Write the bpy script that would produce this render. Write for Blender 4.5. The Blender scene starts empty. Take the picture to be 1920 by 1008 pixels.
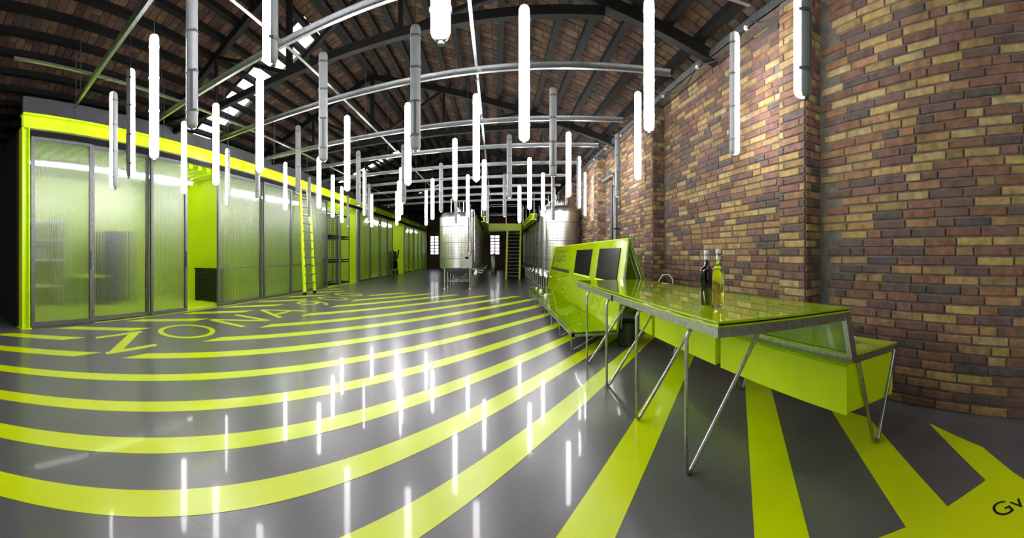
import bpy, math, random
from mathutils import Vector, Matrix
random.seed(7)
sc = bpy.context.scene
COL = sc.collection
PI = math.pi

# ------------------------------------------------------------------ camera, world, exposure
FPX, X0, HOR, EYE = 700.0, 930.0, 477.0, 1.30       # panorama scale: pixels per radian in a 1920x1008 frame
cam_d = bpy.data.cameras.new('camera'); cam = bpy.data.objects.new('camera', cam_d); COL.objects.link(cam)
cam.location = (0, 0, EYE); cam.rotation_euler = (PI/2, 0, 0)
cam_d.type = 'PANO'; cam_d.panorama_type = 'CENTRAL_CYLINDRICAL'
cam_d.central_cylindrical_range_u_min = -X0/FPX
cam_d.central_cylindrical_range_u_max = (1920-X0)/FPX
cam_d.central_cylindrical_range_v_min = -(1008-HOR)/FPX
cam_d.central_cylindrical_range_v_max = HOR/FPX
cam_d.central_cylindrical_radius = 1.0
cam_d.clip_start = 0.02; cam_d.clip_end = 200
sc.camera = cam
wd = bpy.data.worlds.new('overcast_sky'); sc.world = wd; wd.use_nodes = True
wbg = wd.node_tree.nodes['Background']; wbg.inputs[0].default_value = (0.93, 0.96, 1.0, 1); wbg.inputs[1].default_value = 3.0
sc.view_settings.view_transform = 'Standard'; sc.view_settings.look = 'None'
sc.view_settings.gamma = 1.0; sc.view_settings.use_curve_mapping = False
sc.view_settings.exposure = 0.85
TUBE = 22.0      # lamp radiance

# ------------------------------------------------------------------ materials
def lin(c): return tuple(((v/255)/12.92 if v/255 <= .04045 else (((v/255)+.055)/1.055)**2.4) for v in c)
def newmat(name):
    m = bpy.data.materials.new(name); m.use_nodes = True
    nt = m.node_tree; b = nt.nodes['Principled BSDF']
    return m, nt, b
def N(nt, t, **kw):
    n = nt.nodes.new(t)
    for k, v in kw.items(): setattr(n, k, v)
    return n
def pmat(name, col, rough=.5, metal=0, coat=0, noise=0, nscale=8, bump=0, bscale=60, spec=None):
    m, nt, b = newmat(name)
    b.inputs['Base Color'].default_value = (*col, 1); b.inputs['Roughness'].default_value = rough
    b.inputs['Metallic'].default_value = metal
    b.inputs['Coat Weight'].default_value = coat; b.inputs['Coat Roughness'].default_value = .05
    if spec is not None: b.inputs['Specular IOR Level'].default_value = spec
    tc = N(nt, 'ShaderNodeTexCoord')
    if noise:
        n = N(nt, 'ShaderNodeTexNoise'); n.inputs['Scale'].default_value = nscale; n.inputs['Detail'].default_value = 6
        nt.links.new(tc.outputs['Object'], n.inputs['Vector'])
        r = N(nt, 'ShaderNodeMapRange'); r.inputs[1].default_value = .3; r.inputs[2].default_value = .7
        r.inputs[3].default_value = 1-noise; r.inputs[4].default_value = 1+noise
        nt.links.new(n.outputs['Fac'], r.inputs[0])
        mx = N(nt, 'ShaderNodeVectorMath', operation='SCALE'); mx.inputs[0].default_value = col
        nt.links.new(r.outputs[0], mx.inputs['Scale']); nt.links.new(mx.outputs[0], b.inputs['Base Color'])
    if bump:
        n2 = N(nt, 'ShaderNodeTexNoise'); n2.inputs['Scale'].default_value = bscale
        nt.links.new(tc.outputs['Object'], n2.inputs['Vector'])
        bp = N(nt, 'ShaderNodeBump'); bp.inputs['Strength'].default_value = bump; bp.inputs['Distance'].default_value = .01
        nt.links.new(n2.outputs['Fac'], bp.inputs['Height']); nt.links.new(bp.outputs[0], b.inputs['Normal'])
    return m
LIMEC = (.74, .96, .0)
M = {}
M['floor'] = pmat('grey_epoxy', (.135, .133, .140), .28, coat=.2, noise=.12, nscale=1.5, bump=.09, bscale=28)
M['paint'] = pmat('lime_floor_paint', (.80, .97, .0), .28, coat=.2, noise=.03, nscale=3, bump=.07, bscale=28)
M['lime'] = pmat('lime_lacquer', LIMEC, .42, noise=.03)
M['limewall'] = pmat('lime_wall', (.58, .76, .0), .6, noise=.05, nscale=2)
M['ink'] = pmat('black_ink', (.008, .008, .006), .5)
M['black'] = pmat('black_steel', (.006, .006, .005), .7, noise=.2, spec=.2)
M['darkwall'] = pmat('dark_plaster', (.035, .036, .038), .8, noise=.2, nscale=3)
M['greywall'] = pmat('grey_board', (.10, .10, .11), .7, noise=.15, nscale=3)
M['galv'] = pmat('galvanised_steel', (.50, .52, .53), .38, 1, noise=.22, nscale=40)
M['galvd'] = pmat('dull_galvanised_frame', (.16, .165, .17), .45, .7, noise=.3, nscale=30)
M['steel'] = pmat('brushed_stainless', (.60, .585, .56), .34, 1, noise=.06, nscale=30)
M['steeld'] = pmat('stainless_pipe', (.55, .54, .52), .25, 1)
M['lampgrey'] = pmat('lamp_housing_grey', (.33, .35, .36), .4, noise=.05)
M['white'] = pmat('white_plastic', (.8, .8, .8), .35)
M['red'] = pmat('red_plastic', (.6, .03, .02), .4)
M['mortar'] = pmat('mortar', lin((100, 95, 87)), .95, noise=.35, nscale=9, bump=.5, bscale=80)
M['screen'] = pmat('black_screen', (.004, .005, .006), .15, coat=0, spec=.25)
M['cable'] = pmat('black_cable', (.01, .01, .01), .6)
M['boxgrey'] = pmat('control_box_grey', (.42, .42, .36), .4)
M['darkgreen'] = pmat('dark_green_grille', (.03, .045, .02), .6)
M['clip'] = pmat('steel_clip', (.2, .21, .22), .4, .6)

def ramp_mat(name, stops, mortar=None, rough=.9, var=.35, streak=.5):
    m, nt, b = newmat(name)
    g = N(nt, 'ShaderNodeNewGeometry'); oi = N(nt, 'ShaderNodeObjectInfo')
    a = N(nt, 'ShaderNodeMath', operation='ADD'); f = N(nt, 'ShaderNodeMath', operation='FRACT')
    nt.links.new(g.outputs['Random Per Island'], a.inputs[0]); nt.links.new(oi.outputs['Random'], a.inputs[1])
    nt.links.new(a.outputs[0], f.inputs[0])
    cr = N(nt, 'ShaderNodeValToRGB'); cr.color_ramp.interpolation = 'CONSTANT'
    el = cr.color_ramp.elements
    for i, c in enumerate(stops):
        p = i/len(stops)
        if i < 2: e = el[i]; e.position = p
        else: e = el.new(p)
        e.color = (*lin(c), 1)
    nt.links.new(f.outputs[0], cr.inputs[0])
    n = N(nt, 'ShaderNodeTexNoise'); n.inputs['Scale'].default_value = 14; n.inputs['Detail'].default_value = 8
    nt.links.new(g.outputs['Position'], n.inputs['Vector'])
    r = N(nt, 'ShaderNodeMapRange'); r.inputs[1].default_value = .3; r.inputs[2].default_value = .7
    r.inputs[3].default_value = 1-var; r.inputs[4].default_value = 1+var
    nt.links.new(n.outputs['Fac'], r.inputs[0])
    sc_ = N(nt, 'ShaderNodeVectorMath', operation='SCALE')
    nt.links.new(cr.outputs[0], sc_.inputs[0]); nt.links.new(r.outputs[0], sc_.inputs['Scale'])
    n2 = N(nt, 'ShaderNodeTexNoise'); n2.inputs['Scale'].default_value = 3.1; n2.inputs['Detail'].default_value = 3
    nt.links.new(g.outputs['Position'], n2.inputs['Vector'])
    r2 = N(nt, 'ShaderNodeMapRange'); r2.inputs[1].default_value = .52; r2.inputs[2].default_value = .66; r2.inputs[4].default_value = streak
    nt.links.new(n2.outputs['Fac'], r2.inputs[0])
    mx = N(nt, 'ShaderNodeMix', data_type='RGBA')
    nt.links.new(r2.outputs[0], mx.inputs['Factor']); nt.links.new(sc_.outputs[0], mx.inputs[6])
    mx.inputs[7].default_value = (*lin(mortar or (150, 118, 80)), 1)
    nt.links.new(mx.outputs[2], b.inputs['Base Color'])
    b.inputs['Roughness'].default_value = rough
    bp = N(nt, 'ShaderNodeBump'); bp.inputs['Strength'].default_value = .5; bp.inputs['Distance'].default_value = .006
    nt.links.new(n.outputs['Fac'], bp.inputs['Height']); nt.links.new(bp.outputs[0], b.inputs['Normal'])
    return m
M['brick'] = ramp_mat('wall_brick', [(118, 82, 62), (134, 110, 72), (102, 74, 64), (158, 138, 94), (94, 72, 68), (130, 96, 66), (156, 128, 84),
                                    (110, 78, 62), (156, 132, 78), (88, 70, 68), (140, 114, 70), (116, 82, 72), (78, 70, 66), (140, 106, 74)], (112, 88, 72), streak=.35)
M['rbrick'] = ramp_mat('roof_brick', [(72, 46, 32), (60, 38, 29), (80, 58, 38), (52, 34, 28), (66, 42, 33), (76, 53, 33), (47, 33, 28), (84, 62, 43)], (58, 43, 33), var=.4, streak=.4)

def far_brick():
    m, nt, b = newmat('far_brick_wall')
    tc = N(nt, 'ShaderNodeTexCoord'); mp = N(nt, 'ShaderNodeMapping'); mp.inputs['Rotation'].default_value = (PI/2, 0, 0)
    nt.links.new(tc.outputs['Object'], mp.inputs[0])
    br = N(nt, 'ShaderNodeTexBrick'); br.inputs['Scale'].default_value = 1
    br.inputs['Color1'].default_value = (*lin((120, 80, 62)), 1); br.inputs['Color2'].default_value = (*lin((84, 60, 52)), 1)
    br.inputs['Mortar'].default_value = (*lin((90, 84, 76)), 1); br.inputs['Mortar Size'].default_value = .012
    br.inputs['Brick Width'].default_value = .3; br.inputs['Row Height'].default_value = .08
    nt.links.new(mp.outputs[0], br.inputs['Vector']); nt.links.new(br.outputs[0], b.inputs['Base Color'])
    b.inputs['Roughness'].default_value = .95
    return m
M['farbrick'] = far_brick()

def emit(name, col, s):
    m = bpy.data.materials.new(name); m.use_nodes = True; nt = m.node_tree; nt.nodes.clear()
    e = N(nt, 'ShaderNodeEmission'); e.inputs[0].default_value = (*col, 1); e.inputs[1].default_value = s
    o = N(nt, 'ShaderNodeOutputMaterial'); nt.links.new(e.outputs[0], o.inputs[0]); return m
M['tube'] = emit('lit_tube_diffuser', (1, .97, 1.0), TUBE)
M['roomtube'] = emit('lit_room_tube', (1, 1, .97), 14.0)

def polycarb():
    m = bpy.data.materials.new('ribbed_polycarbonate'); m.use_nodes = True; nt = m.node_tree; nt.nodes.clear()
    tc = N(nt, 'ShaderNodeTexCoord'); wv = N(nt, 'ShaderNodeTexWave', bands_direction='Y'); wv.inputs['Scale'].default_value = 9.0
    wv.inputs['Distortion'].default_value = .3
    nt.links.new(tc.outputs['Object'], wv.inputs[0])
    bp = N(nt, 'ShaderNodeBump'); bp.inputs['Strength'].default_value = .7; bp.inputs['Distance'].default_value = .01
    nt.links.new(wv.outputs['Fac'], bp.inputs['Height'])
    rf = N(nt, 'ShaderNodeBsdfRefraction'); rf.inputs['Color'].default_value = (.84, .86, .84, 1); rf.inputs['Roughness'].default_value = .26; rf.inputs['IOR'].default_value = 1.10
    tl = N(nt, 'ShaderNodeBsdfTranslucent'); tl.inputs[0].default_value = (.8, .82, .8, 1)
    df = N(nt, 'ShaderNodeBsdfDiffuse'); df.inputs[0].default_value = (.45, .46, .46, 1)
    gl = N(nt, 'ShaderNodeBsdfGlossy'); gl.inputs['Color'].default_value = (.8, .8, .82, 1); gl.inputs['Roughness'].default_value = .3
    for s in (gl, tl, df, rf): nt.links.new(bp.outputs[0], s.inputs['Normal'])
    m0 = N(nt, 'ShaderNodeMixShader'); m0.inputs[0].default_value = .1
    nt.links.new(tl.outputs[0], m0.inputs[1]); nt.links.new(df.outputs[0], m0.inputs[2])
    m1 = N(nt, 'ShaderNodeMixShader'); m1.inputs[0].default_value = .045
    nt.links.new(rf.outputs[0], m1.inputs[1]); nt.links.new(m0.outputs[0], m1.inputs[2])
    m2 = N(nt, 'ShaderNodeMixShader'); m2.inputs[0].default_value = .13
    nt.links.new(m1.outputs[0], m2.inputs[1]); nt.links.new(gl.outputs[0], m2.inputs[2])
    o = N(nt, 'ShaderNodeOutputMaterial'); nt.links.new(m2.outputs[0], o.inputs[0]); return m
M['poly'] = polycarb()

def glass_mix(name, tint, tr, base, rough=.03, refl=.0):
    m, nt, b = newmat(name)
    b.inputs['Base Color'].default_value = (*base, 1); b.inputs['Roughness'].default_value = rough
    b.inputs['Coat Weight'].default_value = 1; b.inputs['Coat Roughness'].default_value = .01; b.inputs['Coat IOR'].default_value = 1.6
    t = N(nt, 'ShaderNodeBsdfTransparent'); t.inputs[0].default_value = (*tint, 1)
    mx = N(nt, 'ShaderNodeMixShader'); mx.inputs[0].default_value = tr
    nt.links.new(b.outputs[0], mx.inputs[1]); nt.links.new(t.outputs[0], mx.inputs[2])
    nt.links.new(mx.outputs[0], nt.nodes['Material Output'].inputs[0]); return m
M['limeglass'] = glass_mix('lime_glass', (.75, 1, .05), .10, (.60, .86, .0))
M['limeglass2'] = glass_mix('lime_glass_thin', (.72, .95, .05), .35, (.42, .64, .0))
M['glassedge'] = pmat('dark_green_glass_edge', (.004, .02, .004), .1, coat=.5)
M['pane'] = glass_mix('clear_pane', (.95, .97, .97), .9, (.8, .8, .8))
M['sky_pane'] = glass_mix('milky_skylight_pane', (.97, .97, .97), .8, (.8, .8, .8), .4)
def realglass(name, col, rough=0):
    m, nt, b = newmat(name); b.inputs['Base Color'].default_value = (*col, 1); b.inputs['Transmission Weight'].default_value = 1
    b.inputs['Roughness'].default_value = rough; b.inputs['IOR'].default_value = 1.45; return m
M['bottle'] = realglass('clear_bottle_glass', (.95, .97, .93))
M['oil'] = pmat('yellow_oil', (.85, .82, .12), .02, coat=0); M['oil'].node_tree.nodes['Principled BSDF'].inputs['Transmission Weight'].default_value = 1.0
M['vinegar'] = pmat('black_vinegar_bottle', (.004, .002, .004), .04, coat=1)

# ------------------------------------------------------------------ mesh helpers
class MB:
    def __init__(s): s.v = []; s.f = []; s.sm = []
    def add(s, vs, fs, smooth=False):
        o = len(s.v); s.v += [tuple(v) for v in vs]; s.f += [tuple(i+o for i in f) for f in fs]; s.sm += [smooth]*len(fs); return s
    def box(s, x0, x1, y0, y1, z0, z1):
        return s.add([(x0,y0,z0),(x1,y0,z0),(x1,y1,z0),(x0,y1,z0),(x0,y0,z1),(x1,y0,z1),(x1,y1,z1),(x0,y1,z1)],
                     [(0,3,2,1),(4,5,6,7),(0,1,5,4),(1,2,6,5),(2,3,7,6),(3,0,4,7)])
    def hexa(s, p):   # 8 points: bottom ring of 4, top ring of 4
        return s.add(p, [(0,3,2,1),(4,5,6,7),(0,1,5,4),(1,2,6,5),(2,3,7,6),(3,0,4,7)])
    def prism(s, poly, z0, z1):   # xy polygon, counter-clockwise
        n = len(poly)
        return s.add([(x,y,z0) for x,y in poly]+[(x,y,z1) for x,y in poly],
                     [tuple(range(n-1,-1,-1)), tuple(range(n,2*n))]+[(i,(i+1)%n,n+(i+1)%n,n+i) for i in range(n)])
    def bar(s, a, b, w, h=None, up=(0,0,1)):   # rectangular bar between two points
        a = Vector(a); b = Vector(b); h = h or w; d = (b-a).normalized(); u = Vector(up)
        if abs(d.dot(u)) > .99: u = Vector((0,1,0))
        r = d.cross(u).normalized(); u = r.cross(d).normalized()
        ring = [(-1,-1),(1,-1),(1,1),(-1,1)]
        return s.hexa([p+r*(i*w/2)+u*(j*h/2) for p in (a,b) for i,j in ring])
    def tube(s, pts, r, n=8, caps=True):
        pts = [Vector(p) for p in pts]; vs = []; fs = []
        d0 = (pts[1]-pts[0]).normalized(); u = Vector((0,0,1)) if abs(d0.z) < .9 else Vector((1,0,0))
        u = (u-d0*u.dot(d0)).normalized()
        for i, p in enumerate(pts):
            if i == 0: d = d0
            elif i == len(pts)-1: d = (pts[-1]-pts[-2]).normalized()
            else: d = ((pts[i]-pts[i-1]).normalized()+(pts[i+1]-pts[i]).normalized()).normalized()
            u = (u-d*u.dot(d)).normalized(); w = d.cross(u)
            for k in range(n):
                a = 2*PI*k/n; vs.append(p+u*(r*math.cos(a))+w*(r*math.sin(a)))
        for i in range(len(pts)-1):
            for k in range(n): fs.append((i*n+k, i*n+(k+1)%n, (i+1)*n+(k+1)%n, (i+1)*n+k))
        s.add(vs, fs, True)
        if caps: s.add(vs[:n], [tuple(range(n-1,-1,-1))]); s.add(vs[-n:], [tuple(range(n))])
        return s
    def lathe(s, prof, c=(0,0), n=32, smooth=True):   # (radius, z) profile about the z axis
        vs = []; fs = []
        for r, z in prof:
            for k in range(n): a = 2*PI*k/n; vs.append((c[0]+r*math.cos(a), c[1]+r*math.sin(a), z))
        for i in range(len(prof)-1):
            for k in range(n): fs.append((i*n+k, i*n+(k+1)%n, (i+1)*n+(k+1)%n, (i+1)*n+k))
        return s.add(vs, fs, smooth)
    def mesh(s, name, mat):
        me = bpy.data.meshes.new(name); me.from_pydata(s.v, [], s.f); me.polygons.foreach_set('use_smooth', s.sm)
        me.materials.append(M[mat] if isinstance(mat, str) else mat); me.update(); return me
    def obj(s, name, mat, parent=None, loc=None): return link(name, s.mesh(name, mat), parent, loc)
def link(name, me, parent=None, loc=None):
    o = bpy.data.objects.new(name, me); COL.objects.link(o)
    if parent is not None: o.parent = parent
    if loc is not None: o.location = loc
    return o
def tag(o, label, cat, group=None):
    o['label'] = label; o['category'] = cat
    if group: o['group'] = group
    return o
def thing(name, label, cat, loc=(0,0,0), rz=0, group=None):
    o = bpy.data.objects.new(name, None); COL.objects.link(o); o.location = loc; o.rotation_euler = (0,0,rz)
    o.empty_display_size = .1
    return tag(o, label, cat, group)
def struct(o): o['kind'] = 'structure'; return o
def copy_tree(o, parent=None):
    c = o.copy(); COL.objects.link(c); c.parent = parent
    for ch in list(o.children): copy_tree(ch, c)
    return c
def arc(cx, cy, r, a0, a1, n): return [(cx+r*math.cos(a0+(a1-a0)*i/n), cy+r*math.sin(a0+(a1-a0)*i/n)) for i in range(n+1)]
SK = .18                                   # the cross beams run slightly askew to the long walls
def cy(y0, x): return y0-SK*x
def proj(x, y, z):
    t = math.atan2(x, y); r = math.hypot(x, y); return X0+FPX*t, HOR-FPX*(z-EYE)/max(r, .01), r

XW, XL, XP = 2.9, -9.6, -6.3               # right wall, far left wall, sliding door line
RIDGE, RZ, SLOPE = -3.3, 6.30, .35
def roofz(x): return RZ-SLOPE*abs(x-RIDGE)
YB, YF = -6.0, 33.4

# ------------------------------------------------------------------ floor with stripes and lettering
floor = struct(MB().box(XL-.2, XW+.3, YB-.3, YF+2.5, -.15, 0).obj('floor', 'floor'))
CA, SA = math.cos(math.radians(53)), math.sin(math.radians(53))
def yline(x, c): return (SA*x-c)/CA
def stripe(c, w, xa, xb, ymin=-1.2):
    c1 = c+w          # c: upper-left edge, c1: lower-right edge
    poly = []
    def far(cc): return min(xb, (cc+CA*11.8)/(SA+CA*.2))
    def near(cc): return max(xa, (cc+CA*ymin)/SA)
    a0, a1, b0, b1 = near(c), near(c1), far(c), far(c1)
    if b0 <= a0 or b1 <= a1: return
    poly = [(a1, yline(a1, c1)), (b1, yline(b1, c1)), (b0, yline(b0, c)), (a0, yline(a0, c))]
    MB().prism(poly, -.001, .0015).obj('floor_stripe', 'paint', floor)
for c in (-10.85, -10.0, -9.2, -8.4, -7.52, -6.62, -5.78, -4.92, -4.05, -3.3, -2.65, -2.06, -1.5, -.8, .08, .78):
    w = .25 if c < -4.5 or c > -.9 else .21
    main = -4.35 if c > -4.5 else -3.95
    stripe(c, w, main, 2.5)
for c, xa, xb in ((-4.92, -5.4, -4.32), (-5.78, -5.95, -5.22), (-6.62, -6.1, -5.28), (-7.52, -6.1, -5.28), (-8.4, -6.1, -5.28), (-9.2, -6.1, -5.28),
                  (-10.0, -6.1, -5.28), (-10.85, -6.1, -5.28), (-11.7, -6.1, -5.3), (-12.5, -6.1, -5.3)):
    stripe(c, .25, xa, xb)
MB().prism([(2.08,.55),(2.43,.665),(2.64,1.15)][::1], -.001, .0015).obj('floor_stripe', 'paint', floor)
MB().prism([(2.08,.55),(1.72,.72),(1.45,.9),(.7,.1),(1.4,-.6),(2.19,.41),(2.43,.665)][::-1][::-1], -.001, .0016).obj('floor_stripe', 'paint', floor)
MB().box(XP-.02, XP+.05, 3.4, 33, -.001, .0015).obj('threshold_line', 'paint', floor)
CAP = .98
def letter(polys, yc, sh=.13):
    b = MB()
    for k, p in enumerate(polys):
        q = [(-4.2-v*CAP, yc+u+sh*(v-.5)) for u, v in p]
        a = sum(q[i][0]*q[(i+1) % len(q)][1]-q[(i+1) % len(q)][0]*q[i][1] for i in range(len(q)))
        b.prism(q if a > 0 else q[::-1], -.001, .0017+.0003*(k if len(polys) < 5 else (k % 2 if k < 40 else 2+k % 2)))
    return b.obj('floor_letter', 'paint', floor)
def ring(cx, cy_, rx, ry, tx, ty, n=40, a0=0, a1=2*PI):
    out = []
    for i in range(n):
        t0, t1 = a0+(a1-a0)*i/n, a0+(a1-a0)*(i+1)/n
        out.append([(cx+rx*math.cos(t0), cy_+ry*math.sin(t0)), (cx+rx*math.cos(t1), cy_+ry*math.sin(t1)),
                    (cx+(rx-tx)*math.cos(t1), cy_+(ry-ty)*math.sin(t1)), (cx+(rx-tx)*math.cos(t0), cy_+(ry-ty)*math.sin(t0))])
    return out
def seg(a, b, w):
    a = Vector(a); b = Vector(b); d = (b-a).normalized(); n = Vector((-d.y, d.x))*w/2
    return [tuple(a+n), tuple(b+n), tuple(b-n), tuple(a-n)]
letter([[(-.42,1),(.46,1),(.46,.89),(-.42,.89)], [(-.42,0),(.42,0),(.42,.11),(-.42,.11)], [(-.42,.02),(-.20,.02),(.46,.98),(.24,.98)]], 3.05, .36)
letter(ring(0,.5,.52,.54,.1,.1), 4.3)
letter([[(-.46,0),(-.33,0),(-.33,1),(-.46,1)], [(.33,0),(.46,0),(.46,1),(.33,1)], [(-.46,1),(-.30,1),(.46,0),(.30,0)]], 5.72)
letter([[(-.6,0),(-.46,0),(.07,1),(-.07,1)], [(.46,0),(.6,0),(.07,1),(-.07,1)], [(-.42,.26),(.42,.26),(.36,.37),(-.36,.37)]], 7.05)
letter(ring(0,.68,.36,.33,.09,.1)+ring(-.06,.55,.42,.53,.09,.1,20,-.35*PI-.45,.16*PI), 8.8)
letter(ring(0,.5,.38,.52,.09,.12), 10.05)
letter(ring(0,.5,.38,.52,.09,.12), 11.25)
# black lettering on the lime corner patch
fc = bpy.data.curves.new('text', 'FONT'); fc.body = 'Gv C'; fc.size = .15; fc.align_x = 'LEFT'
fo = bpy.data.objects.new('tmp', fc); COL.objects.link(fo); dg = bpy.context.evaluated_depsgraph_get()
tm = bpy.data.meshes.new_from_object(fo.evaluated_get(dg)); bpy.data.objects.remove(fo)
tm.materials.clear(); tm.materials.append(M['ink'])
to = link('floor_lettering', tm, floor, (1.79, .41, .0024)); to.rotation_euler = (0, 0, math.radians(-44))

# ------------------------------------------------------------------ brick wall on the right
wr = struct(MB().box(XW, XW+.3, YB, YF+2, 0, roofz(XW)+.25).obj('wall_right', 'mortar'))
PIL = [(y, y+.36) for y in (-1.15, 2.46, 6.0, 9.6, 13.15, 16.7, 20.3, 23.8, 27.4)]
PD = .22
pil_b = MB()
for a, b in PIL:
    MB().box(XW-PD, XW+.02, a, b, 0, 3.9).obj('pilaster', 'mortar', wr)
def brick_pts(L, H, T, ch=.006, jit=.004):
    j = lambda: random.uniform(-jit, jit)
    o = [(-T, -L/2+ch+j(), -H/2+ch+j()), (-T, L/2-ch+j(), -H/2+ch+j()), (-T, L/2-ch+j(), H/2-ch+j()), (-T, -L/2+ch+j(), H/2-ch+j())]
    e = [(-T+ch, -L/2, -H/2), (-T+ch, L/2, -H/2), (-T+ch, L/2, H/2), (-T+ch, -L/2, H/2)]
    k = [(.004, y, z) for _, y, z in e]
    F = [(3,2,1,0)]+[(i, (i+1) % 4, 4+(i+1) % 4, 4+i) for i in range(4)]+[(4+i, 4+(i+1) % 4, 8+(i+1) % 4, 8+i) for i in range(4)]
    return o+e+k, F
bl = []      # (x, y, z, length, kind, apparent score) kind 0: facing -x, 1: facing -y
PITCH, BH = .08, .064
z = .045; row = 0
while z < roofz(XW)-.06:
    y = YB+.1+(row % 2)*.15+random.uniform(-.02, .02)
    while y < YF+1.5:
        L = random.choice((.29, .29, .29, .27, .30, .14)); yc = y+L/2
        cut = z < 3.86 and any(a-.005 < yc+L/2 and yc-L/2 < b+.005 for a, b in PIL)
        if not cut: bl.append((XW, yc, z, L, 0))
        y += L+.014
    for a, b in (PIL if z < 3.86 else ()):
        if row % 2: ls = [(a+.145, .28), (a+.325, .065)]
        else: ls = [(a+.036, .065), (a+.216, .28)]
        for yc, L in ls: bl.append((XW-PD, yc, z, L, 0))
        for xc, L in (((XW-.145), .13), ((XW-.04), .065)) if row % 2 else (((XW-.18), .065), ((XW-.07), .13)): bl.append((xc, a, z, L, 1))
    z += PITCH; row += 1
def score(b):
    px, py, r = proj(b[0], b[1], b[2])
    ok = (1140 < px < 1545 and 122 < py < 700) or (1440 <= px < 1815 and 352 < py < 780) or (1815 <= px < 1898 and 430 < py < 790)
    if 950 < px < 1600 and py > 520: ok = False
    return (0 if ok else 1, r)
bl.sort(key=score)
variants = {}
rest = MB()
def tf(pts, b):
    if b[4] == 0: return [(b[0]+p[0], b[1]+p[1], b[2]+p[2]) for p in pts]
    return [(b[0]-p[1], b[1]+p[0], b[2]+p[2]) for p in pts]
for i, b in enumerate(bl):
    if i < 300:
        key = (b[3], random.randrange(3))
        if key not in variants:
            p, F = brick_pts(b[3], BH, .013); variants[key] = MB().add(p, F).mesh('brick', 'brick')
        o = link('brick', variants[key], wr, (b[0], b[1], b[2]))
        if b[4]: o.rotation_euler = (0, 0, PI/2)
    else:
        p, F = brick_pts(b[3], BH, random.uniform(.009, .015)); rest.add(tf(p, b), F)
ro = rest.obj('brick_courses', 'brick', wr); ro['kind'] = 'stuff'

# ------------------------------------------------------------------ roof: slabs, skylights, purlins, bricks
XB = [XL-.2, -8.8, -3.75, RIDGE]; SKY = [(5.9, 6.85), (15.2, 16.1), (24.4, 25.3)]
YBR = [YB-3.5]+[v for s in SKY for v in s]+[YF+4]
rb = MB(); TH = .12
def slabcell(xa, xb, ya, yb):
    p = [(xa, cy(ya, xa)), (xb, cy(ya, xb)), (xb, cy(yb, xb)), (xa, cy(yb, xa))]
    rb.hexa([(x, y, roofz(x)+.02) for x, y in p]+[(x, y, roofz(x)+.02+TH) for x, y in p])
for i in range(3):
    for j in range(len(YBR)-1):
        if i == 1 and j % 2 == 1: continue
        slabcell(XB[i], XB[i+1], YBR[j], YBR[j+1])
slabcell(RIDGE, XW+.3, YBR[0], YBR[-1])
ceil = struct(rb.obj('ceiling', 'mortar'))
purl = [RIDGE+s*(.06+.415*k) for k in range(16) for s in (-1, 1) if XL < RIDGE+s*(.06+.415*k) < XW-.05]
for x in purl:
    z = roofz(x)
    b = MB().box(x-.035, x+.035, YB, YF+2, z-.12, z+.0).box(x-.055, x+.055, YB, YF+2, z-.13, z-.115)
    b.obj('purlin', 'black', ceil)
rl = []
LB, WB = .285, .148
for s in (-1, 1):
    n = 22; xs = 0
    for k in range(n):
        xc = RIDGE+s*(.15+k*.297*.944)
        if not (XL < xc < XW-.02): continue
        y = YB
        m = 0
        while y < YF+1.5:
            off = (m % 2)*.14*s
            x = xc+off
            y0 = y+SK*x
            if XL < x < XW-.1 and not (s < 0 and -8.75 < x < -3.8 and any(a-.03 < y0 < b+.03 for a, b in SKY)) and abs(x-RIDGE) > .13:
                rl.append((x, y, s))
            y += .160; m += 1
def rscore(b):
    px, py, r = proj(b[0], b[1], roofz(b[0]))
    if b[1] < -.5: return (2, r)
    ok = (75 < px < 615 and 16 < py < 300) or (612 < px < 1136 and 64 < py < 350) or (1137 < px < 1400 and 122 < py < 300)
    return (0 if ok else 1, r)
rl.sort(key=rscore)
ang = math.atan(SLOPE)
def rpts():
    j = lambda: random.uniform(-.003, .003); T = .014+random.uniform(-.003, .003); c = .006
    o = [(-LB/2+c+j(), -WB/2+c+j(), -T), (LB/2-c+j(), -WB/2+c+j(), -T), (LB/2-c+j(), WB/2-c+j(), -T), (-LB/2+c+j(), WB/2-c+j(), -T)]
    e = [(-LB/2, -WB/2, -T+c), (LB/2, -WB/2, -T+c), (LB/2, WB/2, -T+c), (-LB/2, WB/2, -T+c)]
    k = [(x, y, .006) for x, y, _ in e]
    F = [(3,2,1,0)]+[(i, (i+1) % 4, 4+(i+1) % 4, 4+i) for i in range(4)]+[(4+i, 4+(i+1) % 4, 8+(i+1) % 4, 8+i) for i in range(4)]
    return o+e+k, F
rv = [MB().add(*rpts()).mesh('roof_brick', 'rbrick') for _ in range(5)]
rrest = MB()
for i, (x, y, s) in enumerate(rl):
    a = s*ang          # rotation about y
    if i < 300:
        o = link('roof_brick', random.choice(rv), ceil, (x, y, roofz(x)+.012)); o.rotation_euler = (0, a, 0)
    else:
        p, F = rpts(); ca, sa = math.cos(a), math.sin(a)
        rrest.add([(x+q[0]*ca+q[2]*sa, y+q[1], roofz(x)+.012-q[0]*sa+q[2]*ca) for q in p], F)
ro = rrest.obj('roof_bricks', 'rbrick', ceil); ro['kind'] = 'stuff'
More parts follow.
